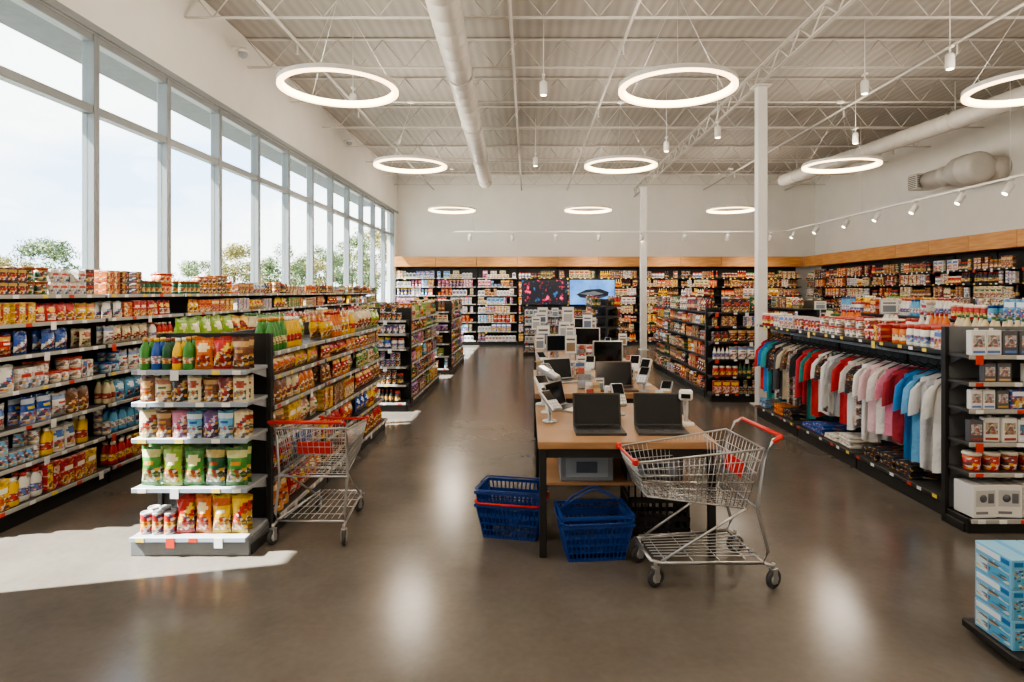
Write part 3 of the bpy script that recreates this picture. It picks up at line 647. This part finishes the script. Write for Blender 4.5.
for x,y in ((.38,5.75),(.82,5.75),(.4,7.6),(.82,7.6),(.4,9.7)): appliance(x,y,.38,.3,.28,.2,R.choice(['545458','8a8478','60646c','9a9a98']),'electronics carton on the lower table shelf')
def crate(x,y,w,d,h,mat,label):
    m=MB(); m.box(-w/2,w/2,-d/2,d/2,0,.015)
    for z in (.03,.1,h-.04): 
        z1=z+.03
        m.box(-w/2,w/2,-d/2,-d/2+.012,z,z1).box(-w/2,w/2,d/2-.012,d/2,z,z1).box(-w/2,-w/2+.012,-d/2,d/2,z,z1).box(w/2-.012,w/2,-d/2,d/2,z,z1)
    for i in range(9):
        xx=-w/2+.01+(w-.03)*i/8
        m.box(xx,xx+.012,-d/2+.001,-d/2+.011,0,h-.01).box(xx,xx+.012,d/2-.011,d/2-.001,0,h-.01)
        yy_=-d/2+.01+(d-.03)*i/8
        m.box(-w/2+.001,-w/2+.011,yy_,yy_+.012,0,h-.01).box(w/2-.011,w/2-.001,yy_,yy_+.012,0,h-.01)
    obj('plastic_crate',m.mesh('plastic_crate',mat),None,TR(x,y,0),label,'crate')
crate(.86,4.25,.4,.4,.26,M_black,'black plastic crate on the floor under the table')
# ---------------- shopping baskets
def basket_mesh():
    b=MB(); w0,d0,w1,d1,h=.33,.22,.42,.29,.225
    def rect(t): return (w0+(w1-w0)*t)/2,(d0+(d1-d0)*t)/2
    b.box(-w0/2,w0/2,-d0/2,d0/2,0,.008)
    def loop(t,th,hh):
        a,c=rect(t); z=h*t
        b.box(-a-th,a+th,-c-th,-c,z,z+hh).box(-a-th,a+th,c,c+th,z,z+hh).box(-a-th,-a,-c,c,z,z+hh).box(a,a+th,-c,c,z,z+hh)
    loop(0,.006,.02); loop(.22,.005,.01);loop(.42,.005,.01); loop(.62,.005,.028); loop(.93,.014,.018)
    for s in range(15):
        u=-1+2*s/14
        a0,c0=rect(0);a1,c1=rect(.95)
        for sg in (-1,1):
            b.tube([(u*a0,sg*(c0+.003),0),(u*a1,sg*(c1+.003),h*.95)],.005,4,sm=False)
            b.tube([(sg*(a0+.003),u*c0,0),(sg*(a1+.003),u*c1,h*.95)],.005,4,sm=False)
    return b
BM=basket_mesh().mesh('basket_body',M_blue)
def basket(x,y,z,rz,label,hmat,up,s):
    root=empty('shopping_basket',TR(x,y,z,rz,s),label,'shopping basket','shopping baskets by the table')
    obj('basket_body',BM,root)
    for sg in (-1,1):
        if up: p=[(-.2,sg*.01,.225),(-.13,sg*.03,.29),(-.02,sg*.03,.35),(.02,sg*.03,.35),(.13,sg*.03,.29),(.2,sg*.01,.225)]
        else: p=[(-.225,0,.235),(-.222,sg*.13,.24),(-.19,sg*.162,.236),(.19,sg*.162,.236),(.222,sg*.13,.24),(.225,0,.235)]
        obj('handle',MB().tube(p,.0075 if hmat is M_red else .0055,6).mesh('handle',hmat),root)
basket(-.1,4.12,0,-12,'stacked blue plastic shopping basket with red handles on the floor',M_red,False,1.0)
basket(-.1,4.12,.085,-12,'blue plastic shopping basket stacked inside another',M_blue,False,1.0)
basket(.4,3.8,0,6,'blue plastic shopping basket on the floor by the table',M_blue,False,1.0)
basket(.4,3.8,.05,6,'blue plastic shopping basket with raised handles nested in another',M_blue,True,1.0)
# ---------------- shopping carts
def cart(M,label):
    root=empty('shopping_cart',M,label,'shopping cart','shopping carts')
    rb,rt,nb,nt_=(.20,.47),(.30,.83),(-.38,.54),(-.46,.75)
    wr,wn=.27,.2
    def P(s,t,side):
        x=(rb[0]*(1-t)+rt[0]*t)*(1-s)+(nb[0]*(1-t)+nt_[0]*t)*s
        z=(rb[1]*(1-t)+rt[1]*t)*(1-s)+(nb[1]*(1-t)+nt_[1]*t)*s
        y=side*((wr*(1-s)+wn*s)*(.86+.14*t)); return (x,y,z)
    b=MB(); 
    for side in (-1,1):
        for i in range(25): b.tube([P(i/24,0,side),P(i/24,1,side)],.0022,4)
        for t in (0,.14,.28,.44,.6,.8): b.tube([P(0,t,side),P(1,t,side)],.0028,4)
    for i in range(13):
        y=-1+2*i/12
        b.tube([tuple(P(1,0,y)),tuple(P(1,1,y))],.0022,4); b.tube([P(0,0,y),P(1,0,y)],.0022,4); b.tube([P(0,0,y),P(0,1,y)],.0022,4)
    for t in (.14,.28,.44,.6,.8): b.tube([P(1,t,-1),P(1,t,1)],.0028,4); b.tube([P(0,t,-1),P(0,t,1)],.0028,4)
    for i in range(14): b.tube([P(i/13,0,-1),P(i/13,0,1)],.0028,4)
    b.tube([P(0,1,-1),P(1,1,-1),P(1,1,1),P(0,1,1)],.0065,6,closed=True); b.tube([P(0,0,-1),P(1,0,-1),P(1,0,1),P(0,0,1)],.005,6,closed=True)
    obj('wire_basket',b.mesh('wire_basket',M_zinc),root)
    f=MB()
    for s in (-1,1):
        f.tube([(.41,s*.255,.9),(.36,s*.26,.88),(.3,s*.26,.77),(.26,s*.255,.47),(.33,s*.255,.22),(.3,s*.255,.15),(-.3,s*.19,.15),(-.36,s*.17,.16)],.0105,8)
        f.tube([(-.3,s*.19,.16),(.0,s*.21,.34),(.2,s*.24,.47)],.008,8)
        f.tube([(.3,s*.255,.15),(.36,s*.26,.13)],.0105,8)
    f.tube([(-.36,-.17,.16),(-.36,.17,.16)],.0105,8); f.tube([(.27,-.255,.47),(.27,.255,.47)],.008,8); f.tube([(.3,-.255,.15),(.3,.255,.15)],.008,8)
    for i in range(9): y=-.2+.4*i/8; f.tube([(.3,y,.17),(-.34,y*.8,.18)],.0035,4)
    for i in range(4): x=.2-.16*i; f.tube([(x,-.23,.168),(x,.23,.168)],.0035,4)
    obj('chassis',f.mesh('chassis',M_zinc),root)
    obj('handle',MB().tube([(.41,-.26,.9),(.41,.26,.9)],.0135,10).tube([(.41,-.265,.9),(.355,-.265,.87)],.014,8).tube([(.41,.265,.9),(.355,.265,.87)],.014,8).mesh('handle',M_red),root)
    seat=MB()
    seat.box(-.13,.13,-.004,.004,.02,.12,bev=.003); obj('child_seat_flap',seat.mesh('child_seat_flap',M_red),root,Matrix.Translation((.215,0,.6))@Matrix.Rotation(pi/2,4,'Z')@Matrix.Rotation(math.radians(12),4,'X'))
    w=MB(); 
    for s in range(9): y=-.22+.44*s/8; w.tube([(.13,y*.9,.6),(.12,y*.95,.8)],.0028,4)
    w.tube([(.13,-.2,.6),(.12,-.21,.8),(.12,.21,.8),(.13,.2,.6)],.004,5)
    obj('child_seat_frame',w.mesh('child_seat_frame',M_zinc),root)
    bp_=MB()
    bp_.box(-.48,-.445,-.215,-.18,.735,.775,bev=.008).box(-.48,-.445,.18,.215,.735,.775,bev=.008).box(-.472,-.455,-.2,.2,.745,.762,bev=.004); obj('nose_bumper',bp_.mesh('nose_bumper',M_red),root)
    fork=MB().box(-.018,.018,-.02,-.014,.03,.115,bev=.002).box(-.018,.018,.014,.02,.03,.115,bev=.002).box(-.02,.02,-.02,.02,.11,.12,bev=.002).lathe([(.012,.12),(.012,.15)],8).mesh('caster',M_zinc)
    Q=Matrix.Rotation(pi/2,4,'X')
    wm=MB().lathe([(.03,-.013),(.05,-.013),(.058,-.006),(.058,.006),(.05,.013),(.03,.013)],20,M=Q).mesh('wheel',M_rubber)
    hub=MB().lathe([(.03,-.0138),(.032,0),(.03,.0138)],14,M=Q).mesh('hub',M_lgrey)
    for x,y in ((.36,.26),(.36,-.26),(-.33,.17),(-.33,-.17)):
        c=obj('caster',fork,root,TR(x,y,0,R.uniform(-25,25))); obj('wheel',wm,c,TR(0,0,.058)); obj('hub',hub,c,TR(0,0,.058))
    return root
cart(TR(.975,3.55,0,6,.91),'chrome wire shopping cart with red handle beside the table')
cart(TR(-1.385,4.24,0,-91,.87),'chrome wire shopping cart with red handle beside the snack shelves')
# ---------------- bottom right display
root=empty('display_plinth',TR(2.04,2.58,0),'low black display platform under stacked cartons','display base')
obj('platform',MB().box(0,.8,0,.34,.03,.07,bev=.006).mesh('platform',M_black),root)
for a,b_ in ((.05,.04),(.7,.04),(.05,.25),(.7,.25)): obj('foot',MB().box(0,.05,0,.05,0,.03,bev=.003).mesh('foot',M_black),root,TR(a,b_))
def dcarton():
    m=MB(); w,d,h=.19,.22,.128; lb=H('5aa6cc'); 
    m.box(-w/2,w/2,-d/2,d/2,0,h,(*H('78b4d6'),0),bev=.003)
    for sx in (-1,1):
        x=sx*w/2
        def pn(y0,y1,z0,z1,c,al,e=.0015):
            a,b2=(x-e,x) if sx<0 else (x,x+e); m.box(a,b2,y0,y1,z0,z1,(*c,al))
        pn(-d*.2,d*.44,h*.74,h*.93,H('dfeaf0'),0); pn(-d*.44,d*.1,h*.06,h*.66,lb,1); pn(d*.14,d*.44,h*.1,h*.6,H('c4dce0'),1); pn(-d*.44,-d*.24,h*.76,h*.92,H('2c74ac'),0,.002)
    m.box(-w*.2,w*.44,-d/2-.0015,-d/2,h*.74,h*.93,(*H('dfeaf0'),0)); m.box(-w*.44,w*.05,-d/2-.0018,-d/2,h*.06,h*.66,(*lb,1)); m.box(w*.1,w*.44,-d/2-.0022,-d/2,h*.1,h*.6,(*H('c4dce0'),1)); m.box(-w*.44,-w*.24,-d/2-.002,-d/2,h*.77,h*.92,(*H('2c74ac'),0))
    m.box(-.012,.012,-d/2+.004,d/2-.004,h,h+.0012,(*H('4aa0d0'),0)); return m
dm=dcarton().mesh('drink_multipack',attrmat('multipack_print',.35,0,.4,75))
for k in range(3):
    for i in range(4): obj('drink_multipack',dm,None,TR(2.155+.195*i,2.75,.07+.1295*k,R.uniform(-1.5,1.5)),'white and blue drink multipack carton on a display platform','carton','drink multipacks on the platform')
# ---------------- TVs
def tvmat(name,kind):
    m,nt,b=newmat(name); tc=nt.nodes.new('ShaderNodeTexCoord'); b.inputs['Roughness'].default_value=.3; b.inputs['Base Color'].default_value=(.01,.01,.01,1)
    n=nt.nodes.new('ShaderNodeTexNoise'); n.inputs['Scale'].default_value=6 if kind==1 else 3; n.inputs['Detail'].default_value=3; nt.links.new(tc.outputs['Object'],n.inputs['Vector'])
    r=nt.nodes.new('ShaderNodeValToRGB'); e=r.color_ramp.elements; nt.links.new(n.outputs[0],r.inputs[0])
    if kind==1:
        e[0].position=.34; e[0].color=(.02,.12,.3,1); e[1].position=.72; e[1].color=(1,.12,.25,1); q=e.new(.4); q.color=(.005,.008,.015,1); q=e.new(.58); q.color=(.006,.006,.012,1); q=e.new(.63); q.color=(.55,.02,.08,1)
    else:
        e[0].position=.3; e[0].color=(.06,.2,.6,1); e[1].position=.7; e[1].color=(.2,.5,1,1)
    nt.links.new(r.outputs[0],b.inputs['Emission Color']); b.inputs['Emission Strength'].default_value=1.4 if kind==1 else 1.3; return m
for i,(xc,lab) in enumerate(((.42,'flat television showing red flowers on black'),(1.62,'flat television showing a grey shape on blue'))):
    root=empty('television',TR(xc,15.66,0),lab+' above the display shelves','television','televisions')
    obj('bezel',MB().box(-.58,.58,0,.05,1.27,1.92,bev=.008).mesh('bezel',M_black),root)
    obj('screen',MB().box(-.565,.565,-.003,0,1.285,1.905).mesh('screen',tvmat('tv_picture_%d'%i,i+1)),root,None)
    obj('mount_post',MB().box(-.04,.04,.05,.1,0,1.8,bev=.004).box(-.2,.2,.0,.3,0,.02,bev=.004).mesh('mount_post',M_black),root)
    if i: 
        s=MB(); dk=H('2a3648'); gr=H('9aa4b4')
        s.add([(-.4,-.005,1.54),(-.3,-.005,1.46),(.1,-.005,1.42),(.4,-.005,1.5),(.42,-.005,1.6),(.2,-.005,1.68),(-.15,-.005,1.66)],[[0,1,2,3,4,5,6]],dk)
        s.add([(-.32,-.006,1.56),(.0,-.006,1.5),(.3,-.006,1.56),(.05,-.006,1.62)],[[0,1,2,3]],gr); s.add([(-.2,-.007,1.49),(.1,-.007,1.45),(.3,-.007,1.5),(.28,-.007,1.52),(.08,-.007,1.47),(-.18,-.007,1.51)],[[0,1,2,3,4,5]],H('5a6a80'))
        obj('screen_image',s.mesh('screen_image',M_plast),root)
# ---------------- columns, joists, ducts
for (x,y,w_) in ((3.3,8.78,.068),(3.2,17.2,.085)):
    root=empty('support_column',TR(x,y,0),'slim square white steel column rising to the roof','column','support columns')
    obj('post',MB().box(-w_,w_,-w_,w_,.015,4.5,bev=.008).mesh('post',M_white),root)
    obj('base_plate',MB().box(-.12,.12,-.12,.12,0,.015,bev=.003).mesh('base_plate',M_white),root)
    obj('cap_plate',MB().box(-.12,.12,-.12,.12,4.5,4.515,bev=.003).mesh('cap_plate',M_white),root)
def truss(L,z0,z1,step,r):
    m=MB(); m.box(0,L,-.025,.025,z1-.018,z1).box(0,L,-.025,.025,z0,z0+.014)
    n=int(L/step)
    for i in range(n): 
        a=i*L/n;c=(i+.5)*L/n;d=(i+1)*L/n
        m.tube([(a,0,z1-.01),(c,0,z0+.01)],r,5).tube([(c,0,z0+.01),(d,0,z1-.01)],r,5)
    return m
jm=truss(XR-XL-.04,4.78,5.19,.62,.008).mesh('roof_joist',M_joist)
for i in range(9): obj('roof_joist',jm,None,TR(XL+.02,5.6+1.6*i,0),'white open-web steel roof joist','joist','roof joists')
gm=truss(YB-YF-.04,4.52,4.77,.6,.012).mesh('girder_truss',M_joist)
obj('girder_truss',gm,None,TR(3.26,YF+.02,0,90),'white steel girder truss on the columns','truss')
for x in (-2.9,-.2,1.2,5.4,7.9):
    m=MB().tube([(x,YF+.03,4.74),(x,YB-.03,4.74)],.02,8)
    for y in np.arange(5,18,2.8): m.tube([(x,y,4.74),(x,y,4.6)],.012,6).lathe([(.03,4.59),(.012,4.6)],8,M=Matrix.Translation((x,y,0)))
    obj('sprinkler_pipe',m.mesh('sprinkler_pipe',M_joist),label='thin white sprinkler pipe with heads under the joists',cat='pipe',group='sprinkler pipes')
def duct(x0,y0,x1,y1,z,r,label):
    d=Vector((x1-x0,y1-y0,0)); L=d.length; d.normalize(); m=MB(); path=[];rad=[]; n=int(L/.35)
    for i in range(n+1):
        t=i/n*L
        for dt,rr in ((0,r),(.012,r*1.03),(.024,r)): path.append((x0+d.x*(t+dt),y0+d.y*(t+dt),z)); rad.append(rr)
    m.tube(path,rad,18)
    for t in np.arange(.5,L,2.5):
        cx,cy=x0+d.x*t,y0+d.y*t; pr=r*1.04
        m.tube([(cx+pr*math.cos(a)*abs(d.y),cy+pr*math.cos(a)*abs(d.x),z+pr*math.sin(a)) for a in np.linspace(0,2*pi,17)[:-1]],.01,4,closed=True)
        m.tube([(cx,cy,z+pr),(cx,cy,min(5.19,z+.65))],.008,5)
    obj('air_duct',m.mesh('air_duct',M_duct),label=label,cat='duct',group='ceiling ducts')
duct(-.82,5.2,-1.12,16.3,4.5,.17,'white round spiral air duct hung under the roof')
duct(7.45,7.4,6.6,16,4.48,.15,'white round spiral air duct hung under the roof')
root=empty('ventilation_unit',TR(8.3,11.3,3.9),'round white duct fan with box grille on the side wall','ventilation duct')
Q=Matrix.Rotation(-pi/2,4,'X')
obj('fan_housing',MB().lathe([(.2,0),(.27,.03),(.29,.1),(.29,.35),(.3,.36),(.3,.4),(.29,.41),(.29,.62),(.26,.7),(.19,.78)],28,M=Q).mesh('fan_housing',M_duct),root)
obj('duct_sleeve',MB().lathe([(.19,.78),(.19,1.0),(.2,1.01),(.2,1.04),(.19,1.05),(.19,1.55)],20,M=Q).mesh('duct_sleeve',M_duct),root)
obj('wall_branch',MB().tube([(.2,.25,0),(.535,.25,0)],.24,20).mesh('wall_branch',M_duct),root)
obj('grille_box',MB().box(-.25,.2,1.55,1.85,-.16,.16,bev=.01).mesh('grille_box',M_duct),root)
g=MB()
for i in range(7): g.box(-.255,-.25,1.57,1.83,-.13+i*.038,-.115+i*.038).box(-.23,.18,1.54,1.55,-.13+i*.038,-.115+i*.038)
obj('grille',g.mesh('grille',M_dgrey),root)
def ringpart(ro,ri,z0,z1,n=72):
    vs=[];fs=[]
    for k in range(n):
        a=2*pi*k/n; c,s=math.cos(a),math.sin(a)
        vs+=[(ro*c,ro*s,z0),(ro*c,ro*s,z1),(ri*c,ri*s,z1),(ri*c,ri*s,z0)]
    for k in range(n):
        a=4*k;b_=4*((k+1)%n)
        for q in range(4): 
            r_=(q+1)%4; fs.append([a+q,b_+q,b_+r_,a+r_])
    return MB().add(vs,fs,W)
rh=ringpart(.602,.548,.02,.065).mesh('ring_housing',M_white); rd=ringpart(.6,.55,0,.02).mesh('ring_diffuser',M_ring)
ri_=ringpart(.547,.541,.004,.06).mesh('inner_diffuser',M_ring)
cb=MB()
for k in range(3):
    a=2*pi*k/3+.3; cb.tube([(.57*math.cos(a),.57*math.sin(a),.05),(.0,.0,1.0)],.0018,4)
cb.tube([(0,0,1.0),(0,0,1.09)],.004,4).lathe([(.06,1.06),(.06,1.09)],12)
cbm=cb.mesh('suspension_cable',M_white)
for y in (-.8,2.4,6.4,10.3,15.9):
    for x in (-1.95,1.54,5.2):
        root=empty('ring_pendant_light',TR(x,y,3.68),'glowing white ring pendant light hung on thin cables','pendant light','ring pendant lights')
        obj('ring_housing',rh,root); obj('ring_diffuser',rd,root); obj('inner_diffuser',ri_,root); obj('suspension_cable',cbm,root)
        l=bpy.data.lights.new('ring_lamp','POINT'); l.energy=66; l.color=(1,.9,.77); l.shadow_soft_size=.3
        obj('ring_lamp',l,root,TR(0,0,.03))
def spotlight(x,y,z,rx,rz,real=None,drop=.08):
    root=empty('spotlight',TR(x,y,z,rz),'small white track spotlight pointing down','spotlight','ceiling spotlights')
    obj('stem',MB().tube([(0,0,0),(0,0,-drop)],.01,6).box(-.02,.02,-.05,.05,-.02,0).mesh('stem',M_white),root)
    T=Matrix.Translation((0,0,-drop-.02))@Matrix.Rotation(math.radians(rx),4,'X')
    obj('lamp_head',MB().lathe([(.045,-.14),(.05,-.13),(.05,.02),(.035,.04)],12).mesh('lamp_head',M_white),root,T)
    obj('lens',MB().lathe([(.036,-.143),(.036,-.141)],12).mesh('lens',M_spot),root,T)
    if real:
        l=bpy.data.lights.new('spot_lamp','SPOT'); l.energy=real; l.spot_size=math.radians(100); l.spot_blend=.7; l.color=(1,.88,.72); l.shadow_soft_size=.05
        obj('spot_lamp',l,root,T@Matrix.Translation((0,0,-.17)))
obj('light_track',MB().box(6.98,7.02,7.5,17,3.24,3.27).tube([(7,9,3.27),(7,9,4.75)],.005,4).tube([(7,13,3.27),(7,13,4.75)],.005,4).tube([(7,16.5,3.27),(7,16.5,4.75)],.005,4).mesh('light_track',M_white),label='long white lighting track hung on rods',cat='light track')
obj('light_track',MB().box(-2,6.9,16.98,17.02,3.24,3.27).tube([(-1.5,17,3.27),(-1.5,17,4.75)],.005,4).tube([(2.5,17,3.27),(2.5,17,4.75)],.005,4).tube([(6.5,17,3.27),(6.5,17,4.75)],.005,4).mesh('light_track',M_white),label='long white lighting track along the back wall',cat='light track')
for i,y in enumerate((8.2,9.0,10,11.2,12.4,13.6,15,16.3)): spotlight(7,y,3.24,35,90,real=110 if i%2 else None)
for i in range(8): spotlight(-1.6+1.18*i,17,3.24,35,0,real=110 if i%2 else None)
for i,(x,y,z) in enumerate(((.15,12.5,4.4),(3.0,9.8,4.3),(2.5,11.2,4.4),(4.4,8.1,4.45),(4.9,7.2,4.45),(5.6,10.6,4.4),(-2.4,8.5,4.4),(.2,8,4.4))):
    spotlight(x,y,z,0,0,real=None,drop=.1)
    obj('drop_rod',MB().tube([(x,y,z),(x,y,5.19)],.006,5).mesh('drop_rod',M_white),label='thin white rod holding a spotlight',cat='rod',group='spotlight rods')
def camdome(x,y,z):
    root=empty('security_camera',TR(x,y,z),'small white dome security camera on the wall above the windows','security camera')
    obj('mount',MB().box(0,.12,-.04,.04,-.02,.02,bev=.004).lathe([(.07,-.03),(.075,0),(.05,.03)],14,M=Matrix.Translation((.14,0,-.03))).mesh('mount',M_white),root)
    obj('dome',MB().lathe([(.01,-.11),(.045,-.09),(.06,-.06),(.062,-.03)],14,M=Matrix.Translation((.14,0,-.03))).mesh('dome',M_lgrey),root)
camdome(XL,8.4,4.9); camdome(XL,13.4,4.9)
# ---------------- camera
cam=bpy.data.cameras.new('camera'); co=obj('camera',cam); co.location=(0,0,1.6); co.rotation_euler=(pi/2,0,0)
cam.lens=620/1024*36; cam.sensor_width=36; cam.shift_x=-16/1024; cam.shift_y=-49/1024; sc.camera=co
sc.view_settings.view_transform='AgX'
try: sc.view_settings.look='AgX - Medium High Contrast'
except Exception as ex: print(ex)
sc.view_settings.exposure=0.3
